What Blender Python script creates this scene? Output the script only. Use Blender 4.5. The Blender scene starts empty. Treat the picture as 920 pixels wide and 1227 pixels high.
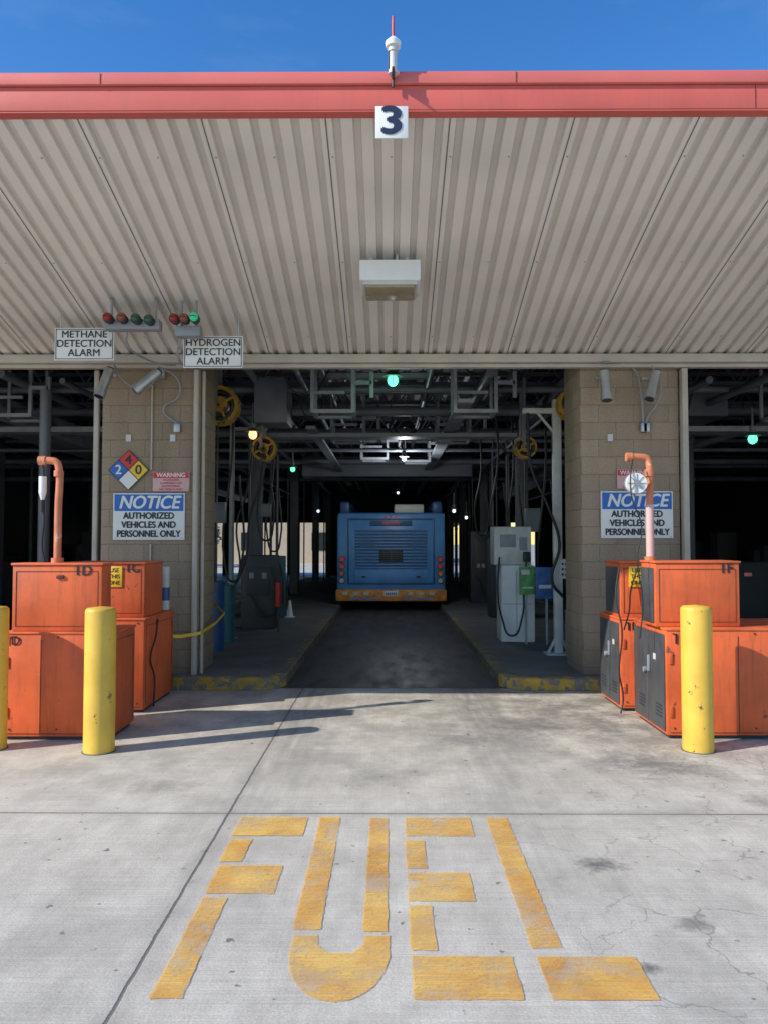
import bpy, bmesh, math, random
from mathutils import Vector, Matrix
random.seed(7)
S=bpy.context.scene
COL=S.collection
R=math.radians

# ------------------------------------------------------------------ materials
def new_mat(name):
    m=bpy.data.materials.new(name); m.use_nodes=True
    nt=m.node_tree; b=nt.nodes['Principled BSDF']
    return m,nt,b
def N(nt,t,**k):
    n=nt.nodes.new(t)
    for a,v in k.items(): setattr(n,a,v)
    return n
def L(nt,a,b): nt.links.new(a,b)
def coords(nt,scale=(1,1,1)):
    tc=N(nt,'ShaderNodeTexCoord'); mp=N(nt,'ShaderNodeMapping'); mp.inputs['Scale'].default_value=scale
    L(nt,tc.outputs['Object'],mp.inputs['Vector']); return mp.outputs['Vector']
def noise(nt,vec,scale,detail=4,rough=.55):
    n=N(nt,'ShaderNodeTexNoise'); n.inputs['Scale'].default_value=scale; n.inputs['Detail'].default_value=detail
    n.inputs['Roughness'].default_value=rough; L(nt,vec,n.inputs['Vector']); return n.outputs['Fac']
def ramp(nt,fac,a,b,ca=(0,0,0,1),cb=(1,1,1,1)):
    r=N(nt,'ShaderNodeValToRGB'); e=r.color_ramp.elements
    e[0].position=a; e[1].position=b; e[0].color=ca; e[1].color=cb
    L(nt,fac,r.inputs['Fac']); return r.outputs['Color']
def mix(nt,fac,a,b,mode='MIX'):
    m=N(nt,'ShaderNodeMix',data_type='RGBA',blend_type=mode)
    for s,v in ((m.inputs[0],fac),(m.inputs[6],a),(m.inputs[7],b)):
        if hasattr(v,'links') or hasattr(v,'is_linked'): L(nt,v,s)
        else: s.default_value=v if not isinstance(v,tuple) else (v+(1,))[:4]
    return m.outputs[2]
def math_(nt,op,a,b=None,c=None):
    m=N(nt,'ShaderNodeMath',operation=op)
    for i,v in enumerate((a,b,c)):
        if v is None: continue
        if hasattr(v,'is_linked'): L(nt,v,m.inputs[i])
        else: m.inputs[i].default_value=v
    return m.outputs[0]
def bump(nt,b,h,strength=.3,dist=.01):
    bp=N(nt,'ShaderNodeBump'); bp.inputs['Strength'].default_value=strength; bp.inputs['Distance'].default_value=dist
    L(nt,h,bp.inputs['Height']); L(nt,bp.outputs['Normal'],b.inputs['Normal'])
def N_range(nt,v,a,b):
    n=N(nt,'ShaderNodeMapRange'); n.clamp=True
    n.inputs[1].default_value=a; n.inputs[2].default_value=b
    L(nt,v,n.inputs[0]); return n.outputs[0]
def mat(name,col,rough=.55,var=.25,scale=6,metal=0,bmp=.08,bscale=60,spot=None,spot_t=.66,spot_s=18,streak=None,emit=None,es=1,sk=.45):
    m,nt,b=new_mat(name)
    n=noise(nt,coords(nt),scale,6)
    lo=tuple(c*(1-var) for c in col)+(1,); hi=tuple(min(1,c*(1+var*.5)) for c in col)+(1,)
    c=ramp(nt,n,.3,.7,lo,hi)
    if spot:
        s=ramp(nt,noise(nt,coords(nt),spot_s,8,.65),spot_t,spot_t+.03)
        c=mix(nt,s,c,spot)
    if streak:
        s=ramp(nt,noise(nt,coords(nt,(9,9,.9)),2.2,6,.65),.50,.70)
        c=mix(nt,math_(nt,'MULTIPLY',s,sk),c,streak)
    L(nt,c,b.inputs['Base Color'])
    rr=ramp(nt,n,.2,.8,(rough*.8,)*3+(1,),(min(1,rough*1.2),)*3+(1,)); L(nt,rr,b.inputs['Roughness'])
    b.inputs['Metallic'].default_value=metal
    if bmp: bump(nt,b,noise(nt,coords(nt),bscale,4),bmp,.01)
    if emit:
        b.inputs['Emission Color'].default_value=emit+(1,); b.inputs['Emission Strength'].default_value=es
        try: m.cycles.emission_sampling='NONE'
        except Exception: pass
    return m

def apron():
    m,nt,b=new_mat('apron_concrete')
    v=coords(nt)
    light=(.76,.705,.60)
    c=ramp(nt,noise(nt,v,.55,5,.6),.3,.7,tuple(x*.82 for x in light)+(1,),light+(1,))
    c=mix(nt,1.0,c,ramp(nt,noise(nt,v,110,3,.7),.3,.7,(.78,.78,.78,1),(1.10,1.10,1.10,1)),'MULTIPLY')
    c=mix(nt,1.0,c,ramp(nt,noise(nt,coords(nt,(1.2,.7,1)),3.2,8,.75),.34,.66,(.76,.755,.74,1),(1.06,1.06,1.06,1)),'MULTIPLY')
    broom=noise(nt,coords(nt,(.7,75,1)),1.6,5,.65)
    c=mix(nt,1.0,c,ramp(nt,broom,.35,.65,(.86,.86,.86,1),(1.06,1.06,1.06,1)),'MULTIPLY')
    broom2=noise(nt,coords(nt,(55,.5,1)),1.3,4,.6)
    c=mix(nt,1.0,c,ramp(nt,broom2,.35,.65,(.95,.95,.95,1),(1.02,1.02,1.02,1)),'MULTIPLY')
    sep=N(nt,'ShaderNodeSeparateXYZ'); L(nt,v,sep.inputs[0]); X,Y=sep.outputs[0],sep.outputs[1]
    t=math_(nt,'ABSOLUTE',math_(nt,'SUBTRACT',math_(nt,'ABSOLUTE',X),.80))
    trk=math_(nt,'MULTIPLY',N_range(nt,t,.45,.03),N_range(nt,Y,2.6,8.2))
    trk=math_(nt,'MULTIPLY',trk,ramp(nt,noise(nt,coords(nt,(7,.6,1)),2,6),.28,.62))
    c=mix(nt,math_(nt,'MULTIPLY',trk,.72),c,(.20,.19,.175))
    dark_mask=math_(nt,'MULTIPLY',N_range(nt,Y,4.9,6.8),ramp(nt,noise(nt,v,2.3,9,.75),.40,.58))  # patchy grime on the concrete, heavier to the right
    dark_mask=math_(nt,'MULTIPLY',dark_mask,math_(nt,'ADD',.42,math_(nt,'MULTIPLY',.58,N_range(nt,X,.2,1.6))))
    c=mix(nt,math_(nt,'MULTIPLY',dark_mask,.82),c,(.16,.15,.135))
    sp=ramp(nt,noise(nt,v,13,3,.5),.68,.72)
    spm=math_(nt,'MULTIPLY',sp,ramp(nt,noise(nt,v,.9,2),.40,.50))
    c=mix(nt,math_(nt,'MULTIPLY',spm,.78),c,(.10,.095,.09))
    st=math_(nt,'MULTIPLY',ramp(nt,noise(nt,v,1.15,7,.65),.50,.68),.50)
    c=mix(nt,st,c,(.31,.29,.25))
    wn=math_(nt,'SUBTRACT',noise(nt,v,8,8,.8),.5)
    for (sx,sy,r,k) in ((1.05,3.95,.13,.85),(1.28,3.35,.09,.6),(1.95,5.7,.42,.7),(.75,2.9,.06,.7),(-1.5,5.2,.25,.4),(2.4,4.9,.2,.5),(1.0,3.0,.05,.85),(.62,6.4,.3,.5),(-.1,5.4,.35,.3),(1.25,6.9,.4,.55),(-.5,7.4,.4,.4)):
        dx=math_(nt,'POWER',math_(nt,'SUBTRACT',X,sx),2.0); dy=math_(nt,'POWER',math_(nt,'MULTIPLY',math_(nt,'SUBTRACT',Y,sy),1.3),2.0)
        d=math_(nt,'ADD',math_(nt,'SQRT',math_(nt,'ADD',dx,dy)),math_(nt,'MULTIPLY',wn,r*4))
        c=mix(nt,math_(nt,'MULTIPLY',N_range(nt,d,r*1.15,r*.2),k),c,(.13,.125,.115))
    dn=N(nt,'ShaderNodeTexNoise'); dn.inputs['Scale'].default_value=3.5; dn.inputs['Detail'].default_value=8; L(nt,v,dn.inputs['Vector'])
    va=N(nt,'ShaderNodeVectorMath',operation='MULTIPLY_ADD'); L(nt,dn.outputs['Color'],va.inputs[0]); va.inputs[1].default_value=(.55,.55,0); L(nt,v,va.inputs[2])
    vo=N(nt,'ShaderNodeTexVoronoi',feature='DISTANCE_TO_EDGE'); vo.inputs['Scale'].default_value=2.3; L(nt,va.outputs[0],vo.inputs['Vector'])
    ck=ramp(nt,vo.outputs['Distance'],.003,.014,(1,1,1,1),(0,0,0,1))
    ckm=math_(nt,'MULTIPLY',math_(nt,'MULTIPLY',ck,ramp(nt,noise(nt,v,1.3,3),.42,.56)),N_range(nt,X,.45,1.1))
    c=mix(nt,math_(nt,'MULTIPLY',ckm,.65),c,(.19,.18,.17))
    wob=math_(nt,'MULTIPLY',math_(nt,'SUBTRACT',noise(nt,v,6,5,.7),.5),.02)
    J=None
    for off,axis,per in ((4.67,Y,4.6),(-.955,X,4.6)):
        q=math_(nt,'ADD',math_(nt,'SUBTRACT',axis,off),wob)
        q=math_(nt,'ABSOLUTE',math_(nt,'SUBTRACT',math_(nt,'FLOORED_MODULO',math_(nt,'ADD',q,per/2),per),per/2))
        line=N_range(nt,q,.010,.004)
        halo=N_range(nt,q,.08,.0)
        c=mix(nt,math_(nt,'MULTIPLY',halo,.22),c,(.2,.19,.17))
        c=mix(nt,math_(nt,'MULTIPLY',line,.82),c,(.12,.115,.11))
        J=line if J is None else math_(nt,'MAXIMUM',J,line)
    L(nt,c,b.inputs['Base Color']); b.inputs['Roughness'].default_value=.85
    h=math_(nt,'SUBTRACT',math_(nt,'ADD',math_(nt,'MULTIPLY',broom,.6),math_(nt,'MULTIPLY',noise(nt,v,80,3),.5)),math_(nt,'MULTIPLY',J,1.2))
    bump(nt,b,h,.5,.006)
    return m
M={}
M['apron']=apron()
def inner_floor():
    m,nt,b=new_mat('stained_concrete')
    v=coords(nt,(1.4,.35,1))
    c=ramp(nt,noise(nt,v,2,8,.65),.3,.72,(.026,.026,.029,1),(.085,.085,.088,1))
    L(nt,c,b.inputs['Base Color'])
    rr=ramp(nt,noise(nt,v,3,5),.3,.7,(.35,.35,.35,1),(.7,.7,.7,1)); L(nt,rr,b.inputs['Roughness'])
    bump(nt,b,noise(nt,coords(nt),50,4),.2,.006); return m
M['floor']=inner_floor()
def paint_mat():
    m,nt,b=new_mat('worn_yellow_road_paint')
    v=coords(nt)
    base=ramp(nt,noise(nt,v,2.2,7,.7),.36,.62,(.74,.35,.06,1),(.92,.58,.15,1))
    wear=ramp(nt,noise(nt,coords(nt,(1.2,34,1)),3.0,8,.8),.42,.60)
    wear2=ramp(nt,noise(nt,v,4.2,10,.8),.46,.56)
    wear3=ramp(nt,noise(nt,v,70,4,.7),.50,.60)
    zone=ramp(nt,noise(nt,v,1.7,3),.35,.65,(.40,.40,.40,1),(1,1,1,1))
    w=math_(nt,'MAXIMUM',math_(nt,'MULTIPLY',wear,.6),math_(nt,'MULTIPLY',wear2,.78))
    w=math_(nt,'MAXIMUM',w,math_(nt,'MULTIPLY',wear3,.6))
    w=math_(nt,'MULTIPLY',w,zone)
    sp=ramp(nt,noise(nt,v,35,4,.7),.62,.70); c=mix(nt,math_(nt,'MULTIPLY',sp,.45),base,(.3,.22,.1))
    L(nt,c,b.inputs['Base Color']); b.inputs['Roughness'].default_value=.75
    L(nt,math_(nt,'SUBTRACT',.97,w),b.inputs['Alpha'])
    bump(nt,b,noise(nt,coords(nt,(.7,75,1)),1.6,4),.5,.005); return m
M['paint']=paint_mat()
def block_mat():
    m,nt,b=new_mat('split_face_block')
    tc=N(nt,'ShaderNodeTexCoord'); sep=N(nt,'ShaderNodeSeparateXYZ'); L(nt,tc.outputs['Object'],sep.inputs[0])
    cb=N(nt,'ShaderNodeCombineXYZ'); L(nt,math_(nt,'ADD',sep.outputs[0],sep.outputs[1]),cb.inputs[0]); L(nt,sep.outputs[2],cb.inputs[1])
    br=N(nt,'ShaderNodeTexBrick'); br.inputs['Scale'].default_value=1; br.inputs['Brick Width'].default_value=.40; br.inputs['Row Height'].default_value=.20
    br.inputs['Mortar Size'].default_value=.005; br.inputs['Mortar Smooth'].default_value=.4
    br.inputs['Color1'].default_value=(.42,.325,.235,1); br.inputs['Color2'].default_value=(.375,.29,.21,1); br.inputs['Mortar'].default_value=(.29,.23,.17,1)
    L(nt,cb.outputs[0],br.inputs['Vector'])
    v=coords(nt)
    c=mix(nt,1.0,br.outputs['Color'],ramp(nt,noise(nt,v,45,6,.75),.3,.7,(.70,.70,.70,1),(1.12,1.10,1.08,1)),'MULTIPLY')
    c=mix(nt,1.0,c,ramp(nt,noise(nt,coords(nt,(2,2,.4)),1.3,6),.3,.7,(.76,.75,.73,1),(1.05,1.05,1.05,1)),'MULTIPLY')
    dark_mask=N_range(nt,math_(nt,'ADD',sep.outputs[2],math_(nt,'MULTIPLY',noise(nt,v,4,6),.6)),.95,.3)  # darker towards the column base, with an uneven upper edge
    c=mix(nt,math_(nt,'MULTIPLY',dark_mask,.5),c,(.13,.11,.09))
    L(nt,c,b.inputs['Base Color']); b.inputs['Roughness'].default_value=.9
    h=math_(nt,'SUBTRACT',math_(nt,'MULTIPLY',noise(nt,v,55,5,.7),.5),br.outputs['Fac'])
    bump(nt,b,h,.7,.008); return m
M['block']=block_mat()
M['soffit']=mat('painted_metal_deck',(.78,.735,.67),.5,.12,1.0,0,.03,40,spot=(.42,.34,.26),spot_t=.735,spot_s=4)
M['soffit_shade']=mat('metal_groove_shade',(.71,.67,.61),.5,.12,1.0,0,.03,40)  # same deck paint darkened: groove shade put into the colour
M['seam']=mat('seam_gap',(.16,.155,.15),.8)
M['fascia']=mat('salmon_red_fascia',(.66,.135,.105),.5,.16,1.2,0,.04,12,spot=(.75,.35,.3),spot_t=.74,spot_s=9,streak=(.52,.13,.11))
M['fascia_hi']=mat('salmon_flashing',(.72,.17,.14),.45,.12,1.0)
M['beige']=mat('beige_trim',(.50,.45,.38),.6,.15,3)
M['dark']=mat('dark_steel',(.035,.04,.05),.55,.3,4)
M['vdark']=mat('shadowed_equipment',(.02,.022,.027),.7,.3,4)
M['truss']=mat('truss_steel',(.09,.10,.12),.55,.25,3)
M['pipei']=mat('interior_pipe_paint',(.17,.185,.21),.5,.35,2)
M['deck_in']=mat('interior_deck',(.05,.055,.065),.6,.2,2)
M['steelg']=mat('gray_painted_steel',(.28,.30,.33),.5,.2,4)
M['galv']=mat('galvanised',(.50,.51,.52),.38,.2,9,.75)
M['pipew']=mat('pale_pipe_paint',(.30,.315,.34),.45,.25,5)
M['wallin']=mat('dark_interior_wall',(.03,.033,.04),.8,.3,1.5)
M['roof']=mat('roof_membrane',(.45,.45,.44),.8,.15,.8)
M['orange']=mat('faded_orange_paint',(.72,.135,.036),.6,.30,2.0,0,.14,30,spot=(.20,.065,.035),spot_t=.66,spot_s=8,streak=(.36,.085,.035),sk=.65)
M['orange2']=mat('orange_lid_paint',(.70,.145,.05),.6,.30,3.5,0,.12,30,spot=(.30,.11,.06),spot_t=.61,spot_s=6)
M['doorg']=mat('gray_steel_door',(.075,.08,.09),.42,.25,5,.1,spot=(.22,.21,.19),spot_t=.70,spot_s=14,streak=(.13,.12,.11))
M['yellow']=mat('bollard_yellow',(.80,.51,.07),.5,.18,3,0,.06,30,spot=(.17,.09,.05),spot_t=.635,spot_s=10,streak=(.58,.36,.08))
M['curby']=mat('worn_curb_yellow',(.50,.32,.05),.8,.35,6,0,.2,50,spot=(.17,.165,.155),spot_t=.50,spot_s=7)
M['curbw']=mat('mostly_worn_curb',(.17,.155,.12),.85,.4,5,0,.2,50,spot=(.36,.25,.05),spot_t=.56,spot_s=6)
M['island']=mat('island_concrete',(.15,.15,.145),.85,.35,2.5,0,.25,45)
M['ventp']=mat('vent_pipe_orange',(.62,.21,.10),.55,.25,8,0,.05,40,spot=(.65,.45,.35),spot_t=.62,spot_s=8)
M['white']=mat('white_enamel',(.80,.80,.79),.4,.06,6)
M['sgnw']=mat('sign_white',(.80,.80,.77),.35,.06,4)
M['whiter']=mat('weathered_white',(.60,.60,.58),.5,.18,6)
M['poled']=mat('dull_gray_pole',(.28,.28,.28),.5,.18,6)
M['black']=mat('black_rubber',(.02,.02,.022),.5,.3,8)
M['ink']=mat('black_ink',(.02,.02,.025),.5,.1)
M['navy']=mat('navy_ink',(.02,.03,.07),.5,.1)
M['nblue']=mat('notice_blue',(.02,.14,.50),.4,.08)
M['red']=mat('sign_red',(.60,.03,.03),.4,.1)
M['pink']=mat('faded_pink',(.66,.42,.40),.5,.1)
M['nyel']=mat('sign_yellow',(.85,.55,.03),.4,.1)
M['lens']=mat('beige_lens',(.36,.31,.20),.25,.15,10)
M['busb']=mat('bus_blue',(.10,.30,.66),.35,.15,3)
M['busd']=mat('bus_blue_dark',(.03,.10,.26),.4,.12,3)
M['busy']=mat('bus_orange_band',(.80,.31,.05),.4,.4,7,spot=(.25,.13,.15),spot_t=.58,spot_s=6)
M['teal']=mat('teal_paint',(.03,.13,.16),.5,.2)
M['maroon']=mat('dark_seam',(.12,.035,.025),.5,.2)
M['cabd']=mat('dark_cabinet_paint',(.05,.046,.046),.5,.3,3)
M['blueb']=mat('blue_plastic',(.03,.09,.24),.4,.1)
M['green']=mat('poster_green',(.10,.34,.10),.5,.5,9)
M['blue']=mat('poster_blue',(.04,.12,.35),.5,.5,9)
M['glassd']=mat('dark_glass',(.02,.03,.04),.1,.1)
M['reely']=mat('reel_yellow_grimy',(.40,.22,.02),.5,.35,5,spot=(.06,.05,.03),spot_t=.55,spot_s=8)
M['e_green']=mat('lit_green_glass',(.1,.8,.4),.3,emit=(.12,1.0,.42),es=2.6)
M['e_green2']=mat('beacon_green',(.05,.5,.25),.25,emit=(.05,.9,.4),es=.2)
M['b_red']=mat('beacon_red',(.35,.03,.02),.2)
M['b_dred']=mat('beacon_amber',(.33,.09,.05),.2)
M['b_dgreen']=mat('beacon_dark_green',(.04,.12,.08),.2)
M['e_warm']=mat('lit_warm_glass',(.9,.7,.4),.3,emit=(1,.55,.22),es=2.5)
M['e_white']=mat('lit_white_glass',(.9,.9,.9),.3,emit=(.75,.95,1),es=2.2)
M['tail']=mat('tail_red',(.55,.02,.02),.2,emit=(1,.05,.02),es=.08)
M['tan']=mat('tan_stucco',(.50,.40,.29),.85,.1,2)
M['bark']=mat('bark',(.12,.09,.06),.9,.3,8)
M['leaf']=mat('leaves',(.07,.11,.035),.7,.5,2)

# ------------------------------------------------------------------ builders
def grp(name,loc):
    e=bpy.data.objects.new(name,None); e.location=loc; e.empty_display_size=.2; COL.objects.link(e); return e
def put(name,me,parent,m,smooth=False):
    o=bpy.data.objects.new(name,me); COL.objects.link(o)
    ms=m if isinstance(m,(list,tuple)) else [m]
    me.materials.clear()
    for x in ms: me.materials.append(M[x] if isinstance(x,str) else x)
    if parent:
        o.parent=parent; o.matrix_parent_inverse=Matrix.Translation(-Vector(parent.location))
    if smooth:
        for p in me.polygons: p.use_smooth=True
        try: me.set_sharp_from_angle(angle=R(40))
        except Exception: pass
    return o
def bm_box(bm,b,bev=0,mi=0):
    x0,x1,y0,y1,z0,z1=b
    r=bmesh.ops.create_cube(bm,size=1,matrix=Matrix.Translation(((x0+x1)/2,(y0+y1)/2,(z0+z1)/2))@Matrix.Diagonal((x1-x0,y1-y0,z1-z0,1)))
    if bev:
        es=list(set(e for v in r['verts'] for e in v.link_edges))
        bmesh.ops.bevel(bm,geom=es,offset=bev,segments=2,affect='EDGES',profile=.5)
def fin(bm,name):
    me=bpy.data.meshes.new(name); bm.normal_update(); bm.to_mesh(me); bm.free(); return me
def box(name,p,b,m,bev=0):
    bm=bmesh.new(); bm_box(bm,b,bev); return put(name,fin(bm,name),p,m,bev>0)
def boxes(name,p,bs,m,bev=0):
    bm=bmesh.new()
    for b in bs: bm_box(bm,b,bev)
    return put(name,fin(bm,name),p,m,bev>0)
def bm_cyl(bm,a,b,r,r2=None,seg=20,caps=True):
    a=Vector(a); b=Vector(b); d=b-a
    mt=Matrix.Translation((a+b)/2)@d.to_track_quat('Z','Y').to_matrix().to_4x4()
    bmesh.ops.create_cone(bm,cap_ends=caps,segments=seg,radius1=r,radius2=r if r2 is None else r2,depth=d.length,matrix=mt)
def cyl(name,p,a,b,r,m,r2=None,seg=20):
    bm=bmesh.new(); bm_cyl(bm,a,b,r,r2,seg); return put(name,fin(bm,name),p,m,True)
def cyls(name,p,lst,m,seg=12):
    bm=bmesh.new()
    for t in lst: bm_cyl(bm,t[0],t[1],t[2],t[3] if len(t)>3 else None,seg)
    return put(name,fin(bm,name),p,m,True)
def bar(bm,a,b,w):
    a=Vector(a); b=Vector(b); d=b-a
    mt=Matrix.Translation((a+b)/2)@d.to_track_quat('Z','Y').to_matrix().to_4x4()@Matrix.Diagonal((w,w,d.length,1))
    bmesh.ops.create_cube(bm,size=1,matrix=mt)
def bars(name,p,lst,m):
    bm=bmesh.new()
    for t in lst: bar(bm,*t)
    return put(name,fin(bm,name),p,m)
def ball(name,p,c,r,m,sc=(1,1,1)):
    bm=bmesh.new(); bmesh.ops.create_uvsphere(bm,u_segments=20,v_segments=12,radius=r,matrix=Matrix.Translation(c)@Matrix.Diagonal(sc+(1,)))
    return put(name,fin(bm,name),p,m,True)
def tube(name,p,pts,r,m,res=6):
    cu=bpy.data.curves.new(name,'CURVE'); cu.dimensions='3D'; cu.bevel_depth=r; cu.bevel_resolution=3; cu.use_fill_caps=True
    sp=cu.splines.new('BEZIER'); sp.bezier_points.add(len(pts)-1)
    for bp,q in zip(sp.bezier_points,pts):
        bp.co=q; bp.handle_left_type=bp.handle_right_type='AUTO'
    cu.resolution_u=res
    o=bpy.data.objects.new(name,cu); COL.objects.link(o)
    bpy.context.view_layer.update()
    me=bpy.data.meshes.new_from_object(o.evaluated_get(bpy.context.evaluated_depsgraph_get()))
    bpy.data.objects.remove(o); return put(name,me,p,m,True)
def txt(name,p,s,x,y,z,size,m,bold=0,shear=0,rz=0,sx=1):
    cu=bpy.data.curves.new(name,'FONT'); cu.body=s; cu.size=size; cu.align_x='CENTER'; cu.align_y='CENTER'; cu.shear=shear
    o=bpy.data.objects.new(name,cu); COL.objects.link(o)
    bpy.context.view_layer.update()
    me=bpy.data.meshes.new_from_object(o.evaluated_get(bpy.context.evaluated_depsgraph_get()))
    bpy.data.objects.remove(o)
    bm=bmesh.new()
    offs=[(0,0,0)] if not bold else [(-bold,0,0),(bold,.0003,0),(0,.0006,bold*.7),(0,.0009,-bold*.7)]
    for dx,dy,dz in offs:
        m2=me.copy(); m2.transform(Matrix.Translation((x+dx,y+dy,z+dz))@Matrix.Rotation(rz,4,'Z')@Matrix.Rotation(R(90),4,'X')@Matrix.Diagonal((sx,1,1,1)))
        bm.from_mesh(m2)
    return put(name,fin(bm,name),p,m)
def poly(name,p,pts,faces,m):
    me=bpy.data.meshes.new(name); me.from_pydata(pts,[],faces); me.update(); return put(name,me,p,m)

# ------------------------------------------------------------------ ground
poly('ground',None,[(-400,-300,0),(400,-300,0),(400,600,0),(-400,600,0)],[(0,1,2,3)],'apron')
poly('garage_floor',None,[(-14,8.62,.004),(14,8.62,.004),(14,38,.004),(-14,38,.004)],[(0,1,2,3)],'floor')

FU=grp('fuel_road_marking',(0,3.6,0))
def edgepoly(bm,pts,w=.003,step=.03):
    out=[]
    for (a,b),(c,d) in zip(pts,pts[1:]+pts[:1]):
        n=max(1,int(math.hypot(c-a,d-b)/step))
        for i in range(n): out.append((a+(c-a)*i/n+random.uniform(-w,w),b+(d-b)*i/n+random.uniform(-w,w)))
    bm.faces.new([bm.verts.new((a,b,.004)) for a,b in out])
def quads(name,rs):
    bm=bmesh.new()
    for (x0,x1,y0,y1) in rs: edgepoly(bm,[(x0,y0),(x1,y0),(x1,y1),(x0,y1)])
    return put(name,fin(bm,name),FU,'paint')
quads('letter_F',[(-.87,-.475,4.31,4.60),(-.86,-.745,3.96,4.26),(-.85,-.53,3.61,3.92),(-.85,-.735,2.79,3.57)])
quads('letter_U_strokes',[(-.405,-.285,3.28,4.60),(-.112,-.005,3.265,4.59)])
bm=bmesh.new(); pts=[(0.002,3.235),(-.098,3.235),(-.105,3.16),(-.15,3.10),(-.24,3.10),(-.285,3.16),(-.295,3.235),(-.395,3.235)]
for i in range(1,20):
    a=math.pi+math.pi*i/20; pts.append((-.196+.2*math.cos(a),3.12+.345*math.sin(a)))
edgepoly(bm,pts,.002); put('letter_U_bowl',fin(bm,'u'),FU,'paint')
quads('letter_E',[(.09,.47,4.31,4.60),(.085,.19,3.89,4.25),(.085,.39,3.54,3.84),(.085,.19,3.12,3.50),(.085,.48,2.79,3.08)])
quads('letter_L',[(.565,.69,3.14,4.60),(.575,.96,2.79,3.08)])

# ------------------------------------------------------------------ station building
B=grp('bus_fueling_station',(0,20,0))
Yc=8.8
colx=[(-13.9,-12.9),(-8.75,-7.6),(-3.3,-2.17),(2.19,3.32),(7.6,8.75),(12.9,13.9)]
boxes('block_columns',B,[(a,b,Yc,Yc+.8,0,3.78) for a,b in colx],'block',.012)
y0,z0,y1,z1=8.74,3.76,5.42,4.705
def soffit():
    prof=[(0,0),(.086,0),(.096,.034),(.140,.034)]
    xs=[];x=-14.0
    while x<14:
        for dx,dz in prof: xs.append((x+dx,dz))
        x+=.15
    xs.append((x,0))
    sl=Vector((0,y1-y0,z1-z0)).normalized(); nn=Vector((0,-sl.z,sl.y))
    if nn.z<0: nn=-nn
    V=[];F=[]
    for (x,dz) in xs:
        V.append((x,y0+nn.y*dz,z0+nn.z*dz)); V.append((x,y1+nn.y*dz,z1+nn.z*dz))
    for i in range(len(xs)-1): F.append((2*i,2*i+1,2*i+3,2*i+2))
    o=poly('corrugated_soffit',B,V,F,['soffit','soffit_shade'])
    for i,p in enumerate(o.data.polygons): p.material_index=0 if i%4==0 else 1
    V=[];F=[];x=-14+.041
    off=-.003
    while x<14:
        a=len(V); w=.0045
        V+= [(x-w,y0+nn.y*off,z0+nn.z*off),(x+w,y0+nn.y*off,z0+nn.z*off),(x+w,y1+nn.y*off,z1+nn.z*off),(x-w,y1+nn.y*off,z1+nn.z*off)]
        F.append((a,a+1,a+2,a+3)); x+=.9
    poly('soffit_panel_seams',B,V,F,'seam')
    bm=bmesh.new()
    for t in (.12,.5,.88):
        x=-13.93
        while x<14:
            c=Vector((x,y0+(y1-y0)*t,z0+(z1-z0)*t)); bm_cyl(bm,c,c-nn*.005,.007,None,6); x+=.45
    put('soffit_screws',fin(bm,'s'),B,'steelg')
soffit()
boxes('fascia_board',B,[(-14.1,14.1,5.36,5.41,4.70,4.872)],'fascia',.004)
boxes('fascia_flashing',B,[(-14.12,14.12,5.335,5.41,4.877,4.965)],'fascia_hi',.006)
boxes('fascia_joints',B,[(x-.003,x+.003,5.332,5.3345,4.88,4.955) for x in (-7.9,-5.0,-2.05,.9,3.9,6.9)]+[(x-.002,x+.002,5.357,5.3595,4.705,4.87) for x in (-6.4,-3.4,2.6,5.6)],'maroon')
box('soffit_edge_return',B,(-14.05,14.05,5.365,5.45,4.688,4.698),'fascia')
box('roof_slab',B,(-14.1,14.1,5.412,38.3,4.93,5.0),'roof')
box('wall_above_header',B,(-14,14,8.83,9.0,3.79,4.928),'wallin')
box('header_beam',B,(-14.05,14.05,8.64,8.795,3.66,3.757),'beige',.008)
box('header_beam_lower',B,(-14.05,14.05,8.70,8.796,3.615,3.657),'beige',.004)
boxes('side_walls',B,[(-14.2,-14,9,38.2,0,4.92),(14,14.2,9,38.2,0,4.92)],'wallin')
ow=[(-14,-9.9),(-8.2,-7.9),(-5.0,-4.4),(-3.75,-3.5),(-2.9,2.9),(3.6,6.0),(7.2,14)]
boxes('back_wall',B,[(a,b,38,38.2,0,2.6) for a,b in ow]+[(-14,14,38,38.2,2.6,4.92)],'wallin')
boxes('door_track',B,[(3.335,3.40,8.72,8.83,1.0,3.61),(-3.40,-3.345,8.80,8.86,0,3.61)],'beige',.006)
cyls('column_conduits',B,[((-2.205,8.76,.02),(-2.205,8.76,3.6),.032),((-2.14,8.84,.02),(-2.14,8.84,3.6),.022),((-2.72,8.785,2.45),(-2.72,8.785,3.6),.011),((-2.72,8.785,.9),(-2.72,8.785,1.6),.011)],'beige')
bl=[]
for y in [10.6+1.75*i for i in range(16)]:
    bl.append(((-14,y,4.72),(14,y,4.72),.07)); bl.append(((-14,y,4.18),(14,y,4.18),.06))
    x=-14
    while x<13.9:
        bl.append(((x,y,4.18),(x+.35,y,4.72),.028)); bl.append(((x+.35,y,4.72),(x+.7,y,4.18),.028)); x+=.7
bars('roof_trusses',B,bl,'truss')
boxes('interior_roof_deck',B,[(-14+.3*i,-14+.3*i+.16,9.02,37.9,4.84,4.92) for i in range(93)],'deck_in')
sc=[]
for xx in (-8.2,-2.75,2.75,8.2):
    for yy in (16,22.5,29,35):
        sc.append((xx-.12,xx+.12,yy-.12,yy+.12,.0,4.15))
boxes('steel_columns',B,sc,'truss',.01)
boxes('girders',B,[(xx-.1,xx+.1,9.6,38,3.95,4.14) for xx in (-8.2,-2.75,2.75,8.2)],'truss')
ps=[]
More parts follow.
